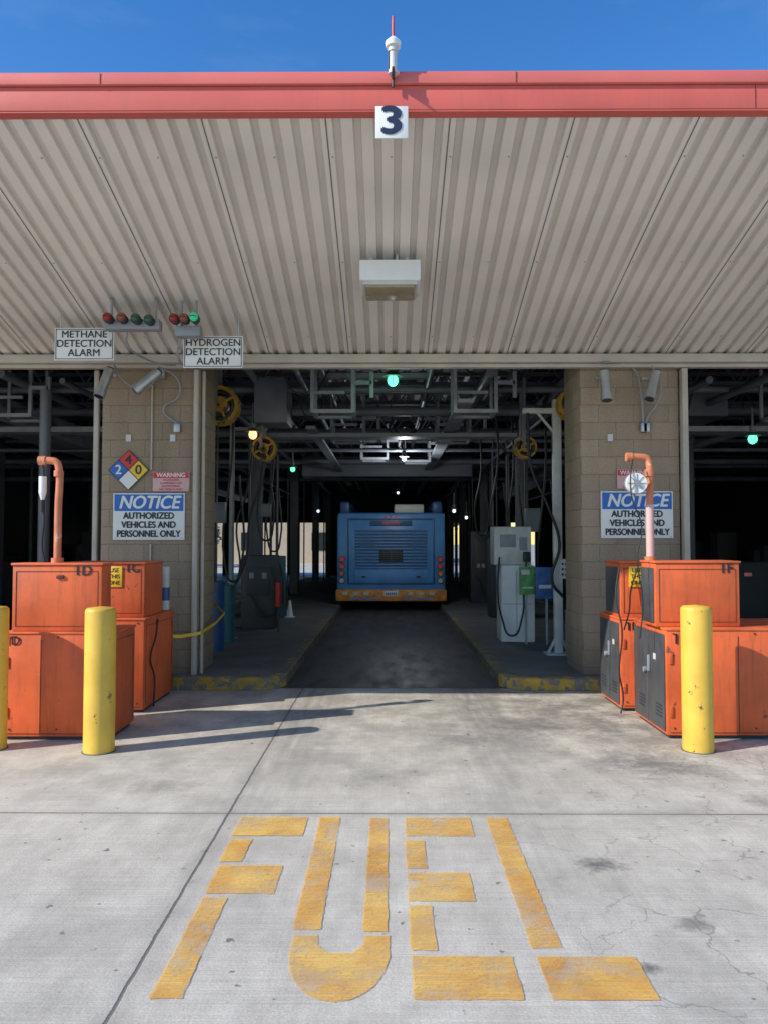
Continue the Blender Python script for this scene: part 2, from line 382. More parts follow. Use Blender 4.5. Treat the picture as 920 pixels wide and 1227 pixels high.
for (y,z,r) in ((11.2,3.86,.05),(11.5,3.93,.03),(12.3,3.72,.07),(13.2,3.95,.04),(14.0,3.62,.06),(15.2,3.80,.09),(15.6,3.5,.04),(17.2,3.9,.05),(18.8,3.6,.07),(21,3.7,.05),(24,3.6,.08)):
    ps.append(((-13.8,y,z),(13.8,y,z),r))
for (x,z,r) in ((-1.9,3.95,.05),(-1.2,3.85,.035),(-.9,3.95,.03),(.55,3.88,.04),(1.3,3.8,.06),(1.7,3.95,.035),(-5,3.8,.06),(-4.2,3.7,.04),(5,3.8,.06),(4.1,3.7,.05),(-2.35,3.6,.03),(2.4,3.55,.03),(6.3,3.6,.07),(-6.3,3.6,.07)):
    ps.append(((x,9.8,z),(x,37,z),r))
cyls('ceiling_pipes',B,ps,'pipei')
tr=[]
for (x,y) in ((-.75,10.2),(-.70,13.0),(1.15,10.2),(1.1,13.0),(-5.2,10.5),(5.6,10.5),(-.3,16),(.6,16.5)):
    w=.27
    tr+=[((x-w,y,3.35),(x-w,y,4.1),.045),((x+w,y,3.35),(x+w,y,4.1),.045),((x-w,y,3.37),(x+w,y,3.37),.05),((x-w,y,3.62),(x+w*.6,y,3.62),.04),((x-w,y+.5,3.35),(x-w,y+.5,4.1),.04),((x+w,y+.5,3.35),(x+w,y+.5,4.1),.04),((x-w,y+.5,3.37),(x+w,y+.5,3.37),.04),((x-w,y,3.37),(x-w,y+.5,3.37),.04),((x+w,y,3.37),(x+w,y+.5,3.37),.04),((x+w,y,3.75),(x+w+.25,y,3.75),.05),((x+w+.25,y,3.55),(x+w+.25,y,3.9),.05)]
bars('pipe_hanger_frames',B,tr,'pipew')
boxes('ceiling_ductwork',B,[(-1.92,-1.45,10.9,11.5,3.33,3.98),(-6.8,-6.0,10.8,36,3.5,3.9),(4.4,5.3,12,36,3.6,4.0),(-2.2,2.1,19.5,20.1,3.3,3.8)],'pipei',.01)
boxes('cable_trays',B,[(-2.1,2.1,12.6,12.95,3.36,3.42),(-1.0,.6,10.95,11.1,3.98,4.05),(-13,-3,11.6,11.9,3.3,3.38),(3,13,11.6,11.9,3.3,3.38),(.9,1.1,10,20,3.45,3.5),(-1.3,-1.15,12,24,3.4,3.45)],'pipew')
bs=[];random.seed(3)
for s in (-1,1):
    for i in range(20):
        y=random.uniform(15,34); x=s*random.uniform(.30*y+.5,12.8) if .30*y+.5<12.5 else s*12.5; h=random.uniform(.7,1.9); w=random.uniform(.25,.7)
        bs.append((x,x+w,y,y+w,.005,h))
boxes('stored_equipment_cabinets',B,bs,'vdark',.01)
vp=[]
for i in range(34):
    s=random.choice((-1,1)); x=s*random.uniform(2.2,3.1); y=random.uniform(12,33)
    vp.append(((x,y,.1),(x,y,3.95),random.uniform(.012,.035)))
for i in range(30):
    s=random.choice((-1,1)); x=s*random.uniform(4,12); y=random.uniform(12,33)
    vp.append(((x,y,.0),(x,y,4.1),random.uniform(.02,.05)))
cyls('vertical_service_pipes',B,vp,'truss',8)
cyls('bay_posts',B,[((-4.45,9.9,0),(-4.45,9.9,3.6),.07),((-6.2,10.5,0),(-6.2,10.5,3.7),.05)],'pipei')
random.seed(11)
for i in range(16):
    x=random.uniform(-2.1,2.1) if i<10 else random.choice((-1,1))*random.uniform(3.6,6.5); y=random.uniform(10,15); d=random.uniform(.3,.9); q=random.uniform(.1,.5)
    tube('service_cable_%d'%i,B,[(x,y,3.95),(x+d*.3,y+.1,3.75-q),(x+d*.7,y+.2,3.75-q),(x+d,y+.3,3.95)],.011,'black')
for i,(x,y,zb) in enumerate(((-2.3,11.2,1.3),(-2.05,12.6,1.9),(-2.2,14.5,1.7),(1.75,12.6,1.7),(2.1,13.2,1.3),(1.7,14.5,2.0),(2.45,12.2,1.0))):
    tube('drop_hose_%d'%i,B,[(x,y,3.9),(x+.03,y-.05,3.0),(x-.08,y,zb),(x+.05,y,zb-.25),(x+.16,y,zb),(x+.12,y,2.6)],.017,'black')
boxes('wall_boxes_on_pipes',B,[(-2.5,-2.34,11.0,11.1,1.9,2.2),(2.3,2.55,13.0,13.2,1.8,2.2),(-2.4,-2.2,14.4,14.5,2.1,2.35)],'pipei',.01)
boxes('side_bay_equipment',B,[(-5.9,-5.3,12.5,13.1,.005,1.3),(5.6,6.2,12.6,13.2,.005,1.3)],'vdark',.02)

def island(name,xs,xe,laneside):
    I=grp(name,((xs+xe)/2,14,0))
    ya,yb=8.48,33; r=.32
    if laneside>0:
        pts=[(xs,ya)]
        for i in range(9):
            a=-math.pi/2+math.pi/2*i/8; pts.append((xe-r+r*math.cos(a),ya+r+r*math.sin(a)))
        pts+=[(xe,yb),(xs,yb)]
    else:
        pts=[(xe,ya),(xe,yb),(xs,yb)]
        for i in range(9):
            a=math.pi+math.pi/2*i/8; pts.append((xs+r+r*math.cos(a),ya+r+r*math.sin(a)))
    bm=bmesh.new(); f=bm.faces.new([bm.verts.new((a,b,0)) for a,b in pts])
    e=bmesh.ops.extrude_face_region(bm,geom=[f]); bmesh.ops.translate(bm,vec=(0,0,.13),verts=[v for v in e['geom'] if isinstance(v,bmesh.types.BMVert)])
    bmesh.ops.recalc_face_normals(bm,faces=bm.faces)
    es=[x for x in bm.edges if all(v.co.z>.01 for v in x.verts)]
    bmesh.ops.bevel(bm,geom=es,offset=.02,segments=3,affect='EDGES')
    put('island_slab',fin(bm,'slab'),I,'island',True)
    if laneside>0: path=[(xs+.02,ya)]+pts[1:10]+[(xe,9.6),(xe,15.5)]
    else: path=[(xs,15.5),(xs,9.6)]+pts[3:]+[(xe-.02,ya)]
    V=[];F=[];mi=[]
    d=.004; n=len(path)
    for i,(a,b) in enumerate(path):
        p0=path[max(0,i-1)];p1=path[min(n-1,i+1)]
        t=Vector((p1[0]-p0[0],p1[1]-p0[1])).normalized(); nx,ny=t.y,-t.x
        V+=[(a+nx*d,b+ny*d,.006),(a+nx*d,b+ny*d,.118),(a-nx*.012,b-ny*.012,.134),(a-nx*.12,b-ny*.12,.134)]
    for i in range(n-1):
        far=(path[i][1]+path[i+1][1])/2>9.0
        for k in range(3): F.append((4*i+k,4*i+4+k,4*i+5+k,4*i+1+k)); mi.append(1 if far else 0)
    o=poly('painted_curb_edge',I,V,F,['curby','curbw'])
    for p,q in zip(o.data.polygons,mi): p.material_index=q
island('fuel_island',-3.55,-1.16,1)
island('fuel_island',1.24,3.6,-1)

# ------------------------------------------------------------------ canopy things
ya=5.285
A=grp('roof_vent_antenna',(.03,ya,4.9))
cyls('mast',A,[((.03,ya,4.92),(.03,ya,5.07),.028),((.03,ya,5.07),(.03,ya,5.105),.036),((.03,ya,4.91),(.03,ya,4.935),.036)],'whiter')
cyls('cap',A,[((.03,ya,5.105),(.03,ya,5.14),.052,.055),((.03,ya,5.14),(.03,ya,5.175),.055,.02)],'white')
cyl('tip',A,(.03,ya,5.175),(.03,ya,5.33),.010,'red',.008)
cyls('support_arm',A,[((.03,5.19,4.90),(.03,5.334,4.90),.010),((.03,5.322,4.84),(.03,5.322,4.96),.009)],'dark')
cyl('side_clip',A,(.0,ya-.01,4.92),(.0,ya-.01,5.07),.006,'dark')
N3=grp('bay_number_sign',(.02,5.3,4.6))
box('panel',N3,(-.095,.135,5.315,5.33,4.468,4.70),'sgnw',.003)
txt('digit_3',N3,'3',.02,5.309,4.586,.275,'navy',.012,0,0,1.25)
LF=grp('canopy_light_fixture',(.01,7.1,4.0))
box('housing',LF,(-.265,.285,6.85,7.34,3.985,4.175),'white',.012)
box('lens',LF,(-.215,.235,6.90,7.30,3.935,3.984),'lens',.012)
boxes('lens_frame',LF,[(-.235,.255,6.875,6.898,3.955,3.983),(-.235,.255,7.302,7.325,3.955,3.983),(-.238,-.217,6.899,7.301,3.955,3.983),(.237,.258,6.899,7.301,3.955,3.983)],'whiter')
boxes('mounting_straps',LF,[(-.18,-.15,7.0,7.03,4.17,4.29),(.06,.09,7.0,7.03,4.17,4.29),(.15,.18,7.0,7.03,4.17,4.29),(-.02,.01,7.1,7.13,4.17,4.27)],'galv')

def detector_sign(name,x0,x1,z0,z1,lines):
    G=grp(name,((x0+x1)/2,7.9,z0))
    box('panel',G,(x0,x1,7.90,7.912,z0,z1),'sgnw',.002)
    boxes('border',G,[(x0+.012,x1-.012,7.896,7.899,z1-.018,z1-.012),(x0+.012,x1-.012,7.896,7.899,z0+.012,z0+.018),(x0+.012,x0+.018,7.896,7.899,z0+.0185,z1-.0185),(x1-.018,x1-.012,7.896,7.899,z0+.0185,z1-.0185)],'ink')
    for i,l in enumerate(lines): txt('line_%d'%(i+1),G,l,(x0+x1)/2,7.895,z1-.07-i*.097,.105,'ink',.0014,0,0,1.0)
    cyls('hanger_rods',G,[((x0+.05,7.92,z1-.1),(x0+.05,7.92,4.04),.008),((x1-.05,7.92,z1-.1),(x1-.05,7.92,4.04),.008)],'galv')
detector_sign('methane_alarm_sign',-3.47,-2.85,3.51,3.85,['METHANE','DETECTION','ALARM'])
detector_sign('hydrogen_alarm_sign',-2.13,-1.51,3.43,3.76,['HYDROGEN','DETECTION','ALARM'])
def beacons(name,x0,x1,z0,z1,bs,lead):
    G=grp(name,((x0+x1)/2,7.7,z0))
    box('mounting_box',G,(x0,x1,7.62,7.74,z0,z1),'steelg',.006)
    cyls('hanger',G,[((x0+.05,7.68,z1),(x0+.05,7.68,4.09),.012),((x1-.05,7.68,z1),(x1-.05,7.68,4.09),.012)],'steelg')
    tube('conduit',G,lead,.011,'steelg')
    for i,(x,z,m) in enumerate(bs):
        cyl('beacon_base_%d'%i,G,(x,7.618,z-.02),(x,7.55,z-.02),.045,'dark')
        ball('beacon_dome_%d'%i,G,(x,7.53,z-.015),.044,m,(1,1.1,1))
        cyl('beacon_ring_%d'%i,G,(x,7.551,z-.018),(x,7.537,z-.018),.05,'dark')
        cyls('beacon_guard_%d'%i,G,[((x-.05,7.545,z-.018),(x-.02,7.475,z-.018),.004),((x+.05,7.545,z-.018),(x+.02,7.475,z-.018),.004),((x-.02,7.475,z-.018),(x+.02,7.475,z-.018),.004)],'dark',6)
beacons('alarm_beacon_bar',-2.85,-2.30,3.76,3.86,[(-2.79,3.87,'b_red'),(-2.65,3.87,'b_dred'),(-2.51,3.86,'b_dgreen'),(-2.38,3.85,'b_dgreen')],[(-2.65,7.7,3.76),(-2.68,7.8,3.66),(-2.6,8.1,3.58),(-2.45,8.5,3.6),(-2.42,8.66,3.64)])
beacons('alarm_beacon_bar',-2.14,-1.89,3.69,3.79,[(-2.13,3.86,'b_red'),(-2.03,3.86,'b_dred'),(-1.93,3.87,'e_green2')],[(-2.1,7.7,3.69),(-2.16,7.8,3.58),(-2.2,8.2,3.5),(-2.28,8.6,3.58),(-2.3,8.68,3.62)])
def detector(name,c,d,lead):
    G=grp(name,c); c=Vector(c); d=Vector(d).normalized()
    cyl('tube',G,c-d*.15,c+d*.13,.055,'galv'); cyl('visor',G,c+d*.13,c+d*.20,.064,'galv',.067)
    cyl('lens',G,c+d*.17,c+d*.202,.05,'glassd'); cyl('rear_cap',G,c-d*.17,c-d*.148,.04,'dark')
    bars('bracket',G,[(c,c+Vector((0,.22,.10)),.03),(c+Vector((-.06,.2,.10)),c+Vector((.06,.2,.10)),.03)],'galv')
    tube('conduit',G,lead,.012,'steelg')
    box('junction_box',G,(lead[-1][0]-.035,lead[-1][0]+.035,8.73,8.79,lead[-1][2]-.10,lead[-1][2]),'galv',.005)
detector('flame_detector',(-3.16,8.5,3.42),(-.25,-.3,-1),[(-3.1,8.6,3.62),(-3.0,8.65,3.45),(-2.78,8.72,3.38),(-2.66,8.74,3.5),(-2.6,8.74,3.6)])
detector('flame_detector',(-2.66,8.45,3.42),(-.75,-.3,-.75),[(-2.6,8.6,3.6),(-2.42,8.7,3.50),(-2.4,8.74,3.3),(-2.58,8.75,3.15),(-2.45,8.76,3.0),(-2.42,8.76,2.98)])
detector('flame_detector',(2.40,8.5,3.38),(0,-.25,-1),[(2.40,8.6,3.65),(2.6,8.7,3.66),(2.8,8.75,3.6),(2.88,8.76,3.3),(2.9,8.76,2.98)])
detector('flame_detector',(2.93,8.5,3.38),(-.35,-.3,-1),[(2.95,8.6,3.6),(3.08,8.7,3.45),(3.05,8.74,3.2),(2.95,8.76,3.05),(2.93,8.76,2.98)])
boxes('column_cover_plates',B,[(-3.02,-2.96,8.785,8.797,2.78,2.86),(-2.51,-2.45,8.785,8.797,2.78,2.86),(2.50,2.56,8.785,8.797,2.78,2.86)],'whiter')

# ------------------------------------------------------------------ wall signs
def notice(x0,x1,z0,z1):
    G=grp('notice_sign',((x0+x1)/2,8.78,z0)); cx=(x0+x1)/2
    box('panel',G,(x0,x1,8.775,8.788,z0,z1),'sgnw',.002)
    box('blue_header',G,(x0+.015,x1-.015,8.771,8.774,z1-.205,z1-.015),'nblue')
    txt('word_notice',G,'NOTICE',cx,8.7675,z1-.112,.205,'sgnw',.006,.25,0,.92)
    for i,l in enumerate(['AUTHORIZED','VEHICLES AND','PERSONNEL ONLY']):
        txt('text_%d'%i,G,l,cx,8.770,z1-.262-i*.103,.103,'ink',.0042,0,0,.84 if i==2 else .9)
    cyls('screws',G,[((x,8.775,z),(x,8.77,z),.007) for x in (x0+.03,x1-.03) for z in (z0+.02,z1-.008)],'galv')
notice(-3.15,-2.33,1.65,2.185); notice(2.41,3.23,1.67,2.205)
def warning(x0,x1,z0,z1):
    G=grp('warning_sign',((x0+x1)/2,8.78,z0)); cx=(x0+x1)/2
    box('panel',G,(x0,x1,8.776,8.787,z0,z1),'pink',.002)
    box('red_header',G,(x0+.006,x1-.006,8.772,8.775,z1-.072,z1-.006),'red')
    txt('word_warning',G,'WARNING',cx,8.769,z1-.04,.068,'sgnw',.0016)
    for i,l in enumerate(['HYDROGEN','FLAMMABLE GAS','NO SMOKING','NO OPEN FLAMES']): txt('small_text_%d'%i,G,l,cx,8.773,z1-.095-i*.036,.033,'red',.0006)
warning(-2.70,-2.28,2.205,2.43); warning(2.6,2.99,2.235,2.455)
G=grp('hazard_diamond_sign',(-2.98,8.78,2.45))
def dia(nm,cx,cz,h,m,y=8.775):
    poly(nm,G,[(cx-h,y,cz),(cx,y,cz-h),(cx+h,y,cz),(cx,y,cz+h)],[(0,1,2,3)],m)
dia('backing',-2.98,2.45,.235,'ink',8.779)
for cx,cz,m,t,tm in ((-2.98,2.565,'red','4','ink'),(-3.095,2.45,'nblue','2','sgnw'),(-2.865,2.45,'nyel','0','ink'),(-2.98,2.335,'sgnw','','ink')):
    dia('field_'+m,cx,cz,.108,m)
    if t: txt('digit_'+t,G,t,cx,8.771,cz,.15,tm,.003)

# ------------------------------------------------------------------ orange cabinets
def cabinet(lo,up,label,side,labpos,sign=None):
    G=grp('orange_storage_cabinet',((lo[0]+lo[1])/2,(lo[2]+lo[3])/2,0))
    x0,x1,y0_,y1_,zz=lo
    box('base_cabinet',G,(x0,x1,y0_,y1_,.03,zz),'orange',.012)
    box('plinth',G,(x0+.03,x1-.03,y0_+.03,y1_-.03,0,.03),'dark')
    box('top_lip',G,(x0-.008,x1+.008,y0_-.008,y1_+.008,zz-.004,zz+.014),'orange2',.004)
    xm=(x0+x1)/2
    boxes('front_door_seams',G,[(xm-.14,xm-.135,y0_-.0035,y0_+.001,.06,zz-.05),(x0+.03,x1-.03,y0_-.0035,y0_+.001,.052,.057)],'maroon')
    boxes('hinges',G,[(x0+.02,x0+.05,y0_-.010,y0_-.001,z,z+.09) for z in (.18,zz-.28)],'orange2',.003)
    cyls('bolts',G,[((x,y0_,z),(x,y0_-.006,z),.008) for x in (x0+.06,xm,x1-.06) for z in (.09,zz-.03)],'maroon',8)
    xs=x1 if side>0 else x0
    if side<0:
        ym=(y0_+y1_)/2
        boxes('side_doors',G,[(xs-.014,xs-.001,y0_+.03,ym-.006,.06,zz-.04),(xs-.014,xs-.001,ym+.006,y1_-.03,.06,zz-.04)],'doorg',.004)
        boxes('door_handles',G,[(xs-.035,xs-.015,ym-.06,ym-.035,.5,.64)],'steelg',.004)
        cyls('padlock',G,[((xs-.015,ym+.05,.50),(xs-.04,ym+.05,.50),.025)],'steelg')
        boxes('louver_vents',G,[(xs-.019,xs-.0145,y,y+.14,z,z+.012) for y in (y0_+.08,ym+.1) for z in (.16,.19,.22,.25)],'dark')
        boxes('door_labels',G,[(xs-.017,xs-.0145,ym-.2,ym-.14,.62,.67)],'whiter')
    else:
        boxes('side_door_seams',G,[(xs-.001,xs+.0035,y0_+.06,y0_+.064,.08,zz-.06),(xs-.001,xs+.0035,y1_-.06,y1_-.056,.08,zz-.06),(xs-.001,xs+.0035,y0_+.066,y1_-.062,zz-.064,zz-.06)],'maroon')
    x0,x1,y0_,y1_,za,zb=up
    box('upper_cabinet',G,(x0,x1,y0_,y1_,za,zb-.02),'orange',.01)
    box('upper_lid',G,(x0-.01,x1+.01,y0_-.012,y1_+.01,zb-.0195,zb),'orange2',.005)
    boxes('upper_door_seams',G,[(x0+.035,x1-.035,y0_-.0035,y0_+.001,za+.04,za+.044),(x0+.035,x1-.035,y0_-.0035,y0_+.001,zb-.072,zb-.068),(x0+.031,x0+.0345,y0_-.0035,y0_+.001,za+.04,zb-.068),(x1-.0345,x1-.031,y0_-.0035,y0_+.001,za+.04,zb-.068)],'maroon')
    boxes('latch',G,[(xm-.03,xm+.03,y0_-.016,y0_-.001,zb-.13,zb-.10)],'maroon',.003)
    for (lx,ly,lz,sz) in labpos: txt('label',G,label,lx,ly,lz,sz,'ink',.0028)
    if side<0: boxes('upper_side_door',G,[(x0-.012,x0-.001,y0_+.03,y1_-.03,za+.03,zb-.06)],'doorg',.004)
    if sign:
        sx,sy,sz=sign
        box('yellow_tag',G,(sx-.075,sx+.075,sy-.006,sy,sz-.10,sz+.10),'nyel',.001)
        for i,l in enumerate(('USE','THIS','ONE')): txt('tag_text_%d'%i,G,l,sx,sy-.008,sz+.06-i*.06,.055,'ink',.0012)
    return G
cabinet((-3.17,-2.27,6.35,6.92,.87),(-3.12,-2.375,6.38,6.60,.885,1.45),'1D',1,[(-2.53,6.374,1.385,.12),(-3.09,6.343,.81,.10)])
cabinet((-3.2,-2.33,7.36,8.36,.88),(-3.15,-2.36,7.45,8.05,.895,1.43),'1C',1,[(-2.475,7.444,1.37,.12)],(-2.65,7.444,1.29))
cabinet((2.29,3.75,6.42,7.25,.895),(2.24,2.95,6.52,6.88,.91,1.465),'1F',-1,[(2.84,6.514,1.40,.12),(2.40,6.413,.82,.12)])
cabinet((2.22,3.0,7.46,8.15,.88),(2.24,2.9,7.50,8.0,.895,1.44),'1E',-1,[(2.33,7.453,.81,.11)],(2.395,7.494,1.29))
CB=grp('hanging_cable',(-2.3,7.8,.8)); tube('cable',CB,[(-2.318,7.75,.85),(-2.29,7.6,.7),(-2.31,7.5,.5),(-2.30,7.6,.3),(-2.29,7.55,.02)],.009,'black')
CB=grp('hanging_cable',(2.2,7.2,.8)); tube('cable',CB,[(2.2,7.4,1.38),(2.15,7.35,1.1),(2.19,7.3,.8),(2.16,7.3,.4),(2.2,7.32,.15),(2.17,7.3,.02)],.008,'black')
CB=grp('hanging_cable',(2.18,7.1,1.2)); tube('cable',CB,[(2.22,6.9,1.40),(2.17,6.95,1.2),(2.2,7.1,1.0),(2.21,7.3,.8)],.007,'black')
W=grp('cleaning_wipes_canisters',(-2.25,8.2,.9))
cyls('canisters',W,[((-2.48,8.18,.9),(-2.48,8.18,1.14),.055),((-2.40,8.27,.9),(-2.40,8.27,1.36),.05)],'whiter'); cyls('labels',W,[((-2.48,8.18,.96),(-2.48,8.18,1.08),.057),((-2.40,8.27,1.0),(-2.40,8.27,1.14),.052)],'blueb')

def bollard(x,y,h=1.11):
    G=grp('bollard',(x,y,0)); bm=bmesh.new(); r=.117; prof=[(r,0),(r,h-.03),(r*.97,h-.012),(r*.85,h)]
    seg=40; rings=[]
    for pr,pz in prof: rings.append([bm.verts.new((x+pr*math.cos(2*math.pi*i/seg),y+pr*math.sin(2*math.pi*i/seg),pz)) for i in range(seg)])
    t=bm.verts.new((x,y,h+.012))
    for a,b in zip(rings,rings[1:]):
        for i in range(seg): bm.faces.new((a[i],a[(i+1)%seg],b[(i+1)%seg],b[i]))
    for i in range(seg): bm.faces.new((rings[-1][i],rings[-1][(i+1)%seg],t))
    put('post',fin(bm,'post'),G,'yellow',True)
    cyl('sealant_ring',G,(x,y,0),(x,y,.006),r+.010,'island',seg=32)
bollard(-2.25,6.03); bollard(-3.13,6.10); bollard(2.41,6.09,1.12)

G=grp('vent_pipe',(-2.86,6.6,1.45))
tube('pipe',G,[(-2.80,6.5,1.45),(-2.80,6.5,1.9),(-2.80,6.5,2.25),(-2.82,6.5,2.30),(-2.87,6.5,2.315),(-2.96,6.5,2.315)],.031,'ventp')
cyls('fittings',G,[((-2.80,6.5,1.45),(-2.80,6.5,1.49),.05),((-2.80,6.5,2.18),(-2.80,6.5,2.23),.040),((-2.91,6.5,2.315),(-2.97,6.5,2.315),.040)],'ventp')
G=grp('hanging_gauge',(-2.95,6.5,2.1))
tube('cord',G,[(-2.94,6.5,2.3),(-2.93,6.5,2.2),(-2.935,6.5,2.0),(-2.92,6.5,1.8),(-2.935,6.5,1.6),(-2.91,6.5,1.46)],.009,'black')
cyls('gauge_body',G,[((-2.935,6.5,2.18),(-2.935,6.5,2.04),.032),((-2.935,6.5,2.04),(-2.935,6.5,1.98),.03,.014)],'white'); cyl('gauge_grip',G,(-2.935,6.5,1.98),(-2.935,6.5,1.88),.02,'black')
G=grp('vent_pipe',(2.24,6.75,1.45))
tube('pipe',G,[(2.28,6.75,1.46),(2.28,6.75,1.9),(2.28,6.75,2.31),(2.26,6.75,2.36),(2.21,6.75,2.37),(2.10,6.75,2.37)],.031,'ventp')
cyls('fittings',G,[((2.28,6.75,1.46),(2.28,6.75,1.50),.05),((2.28,6.75,2.2),(2.28,6.75,2.26),.040),((2.13,6.75,2.37),(2.08,6.75,2.37),.040)],'ventp')
cyl('faded_sleeve',G,(2.28,6.75,1.50),(2.28,6.75,1.95),.034,'pink')
G=grp('hose_coil_gauge',(2.13,6.62,2.13))
cyl('disc',G,(2.13,6.66,2.13),(2.13,6.62,2.13),.088,'white',seg=32)
cyl('disc_hub',G,(2.13,6.618,2.13),(2.13,6.60,2.13),.025,'steelg')
cyl('disc_rim',G,(2.13,6.67,2.13),(2.13,6.655,2.13),.096,'steelg',seg=32)
bars('disc_spokes',G,[((2.13-.08*math.cos(a),6.617,2.13-.08*math.sin(a)),(2.13+.08*math.cos(a),6.617,2.13+.08*math.sin(a)),.005) for a in (0,.79,1.57,2.36)],'poled')
tube('cord',G,[(2.11,6.66,2.34),(2.07,6.6,2.2),(2.08,6.6,2.0),(2.16,6.6,1.75),(2.12,6.6,1.5),(2.16,6.6,1.1),(2.13,6.6,.8)],.006,'black')

# ------------------------------------------------------------------ interior equipment
G=grp('fuel_dispenser',(1.9,11.6,.13))
box('lower_cabinet',G,(1.67,2.17,11.55,12.05,.135,1.28),'white',.015)
box('upper_cabinet',G,(1.57,2.13,11.58,12.0,1.285,1.86),'whiter',.015)
boxes('panel_seams',G,[(1.9,1.905,11.546,11.552,.2,1.2),(1.7,2.14,11.546,11.552,.70,.705)],'ink')
box('display',G,(1.66,1.90,11.572,11.582,1.55,1.74),'steelg',.003)
boxes('keypad',G,[(1.95,2.07,11.572,11.582,1.5,1.7)],'steelg',.003)
box('nozzle_boot',G,(2.0,2.1,11.48,11.58,1.33,1.48),'ink',.01)
tube('hose',G,[(1.64,11.5,1.4),(1.6,11.4,.9),(1.66,11.4,.5),(1.8,11.38,.25),(1.95,11.4,.5),(2.0,11.5,1.0),(2.04,11.5,1.35)],.014,'black')
G=grp('information_poster',(2.15,11.3,1.1))
box('green_board',G,(1.90,2.13,11.3,11.315,.86,1.27),'green',.003); box('blue_board',G,(2.135,2.42,11.28,11.3,.8,1.26),'blue',.003)
boxes('white_strips',G,[(1.93,2.05,11.296,11.299,1.15,1.22),(2.18,2.36,11.276,11.279,.95,1.0),(1.95,2.1,11.296,11.299,.95,.97)],'whiter'); bars('stand',G,[((2.0,11.33,.13),(2.0,11.33,1.2),.03),((2.3,11.33,.13),(2.3,11.33,1.2),.03)],'steelg')
G=grp('hose_support_post',(2.26,10.35,.13))
box('post',G,(2.20,2.31,10.3,10.4,.15,3.55),'whiter',.006)
box('base_plate',G,(2.08,2.43,10.2,10.5,.132,.15),'whiter',.003)
bars('gussets',G,[((2.12,10.35,.15),(2.22,10.35,.35),.03),((2.39,10.35,.15),(2.29,10.35,.35),.03)],'whiter')
box('arm',G,(1.80,2.50,10.31,10.39,3.36,3.43),'whiter',.005)
bars('arm_brace',G,[((2.0,10.35,3.37),(2.22,10.35,3.1),.03)],'whiter')
tube('hose',G,[(1.86,10.3,3.36),(1.9,10.25,2.6),(2.1,10.2,2.1),(2.25,10.2,1.6),(2.15,10.2,1.1),(2.3,10.25,.9)],.02,'black')
tube('hose_loop',G,[(2.45,10.3,3.36),(2.42,10.25,2.5),(2.34,10.2,1.8),(2.37,10.2,1.2),(2.33,10.25,.5)],.016,'black')
box('tag_plate',G,(2.27,2.45,10.27,10.285,1.14,1.40),'whiter',.002)
boxes('tag_marks',G,[(2.29+.045*i,2.315+.045*i,10.264,10.268,z,z+.03) for i in range(4) for z in (1.18,1.25,1.32)],'ink')
def barrel(name,x,y,r,h,m,z=.131):
    G=grp(name,(x,y,z)); cyl('drum',G,(x,y,z),(x,y,z+h),r,m,seg=32)
    cyls('hoops',G,[((x,y,z+h*k-.012),(x,y,z+h*k+.012),r+.012) for k in (.33,.66,.985)],m,32)
barrel('waste_drum',2.5,10.1,.2,.6,'poled'); barrel('plastic_barrel',-2.45,11.6,.14,.85,'teal'); barrel('plastic_barrel',-2.42,10.6,.16,.95,'blueb')
G=grp('coolant_tank',(-2.65,10.2,.13)); box('tank_body',G,(-2.60,-2.30,9.85,10.1,.132,1.1),'poled',.03); cyl('filler_cap',G,(-2.45,9.97,1.1),(-2.45,9.97,1.16),.05,'dark')
def dcab(x0,x1,y,h,m,m2):
    G=grp('fluid_dispenser_cabinet',((x0+x1)/2,y,.13)); box('body',G,(x0,x1,y,y+.5,.132,h),m,.02); box('face_panel',G,(x0+.1,x1-.1,y-.02,y-.002,.7,h-.2),m2,.004)
    boxes('gauges',G,[(x0+.15,x0+.23,y-.032,y-.022,1.0,1.1),(x1-.23,x1-.15,y-.032,y-.022,1.0,1.1)],'steelg',.003)
    tube('hose',G,[(x1-.05,y-.05,1.2),(x1+.02,y-.1,.8),(x1-.1,y-.1,.35),(x0+.2,y-.1,.7)],.018,'black')
dcab(-2.55,-1.95,13.3,1.40,'cabd','dark'); dcab(-2.6,-2.1,15.3,1.35,'teal','dark'); dcab(2.0,2.5,15.3,1.7,'dark','truss'); dcab(2.0,2.5,19.0,1.9,'dark','cabd')
G=grp('fire_extinguisher',(-1.85,12.9,.5)); cyl('cylinder',G,(-1.85,12.95,.55),(-1.85,12.95,.95),.055,'red'); cyl('valve',G,(-1.85,12.95,.95),(-1.85,12.95,1.02),.025,'dark'); bars('handle',G,[((-1.9,12.95,1.03),(-1.78,12.95,1.05),.02),((-1.85,12.97,.135),(-1.85,12.97,.56),.03)],'dark'); tube('hose',G,[(-1.83,12.93,1.0),(-1.77,12.9,.9),(-1.76,12.9,.7)],.01,'black')
G=grp('hose_support_post',(-2.45,12,.13)); cyl('post',G,(-2.45,12,.14),(-2.45,12,3.6),.04,'poled'); box('base_plate',G,(-2.55,-2.35,11.9,12.1,.132,.145),'poled',.003); bars('arm',G,[((-2.45,12,3.4),(-1.9,12,3.4),.05)],'poled')
tube('hose',G,[(-1.95,12,3.4),(-1.98,11.9,2.6),(-2.15,11.9,2.0),(-2.2,11.9,1.4),(-2.35,11.95,1.0)],.018,'black')
tube('hose_loop',G,[(-2.1,12,3.4),(-2.2,11.9,2.4),(-2.35,11.9,1.9),(-2.3,11.9,1.2),(-2.4,11.95,.9)],.016,'black')
G=grp('white_cone_marker',(-1.97,15.4,.13)); cyl('cone',G,(-1.97,15.4,.145),(-1.97,15.4,.47),.07,'white',.02); box('base',G,(-2.07,-1.87,15.3,15.5,.132,.145),'white',.003)
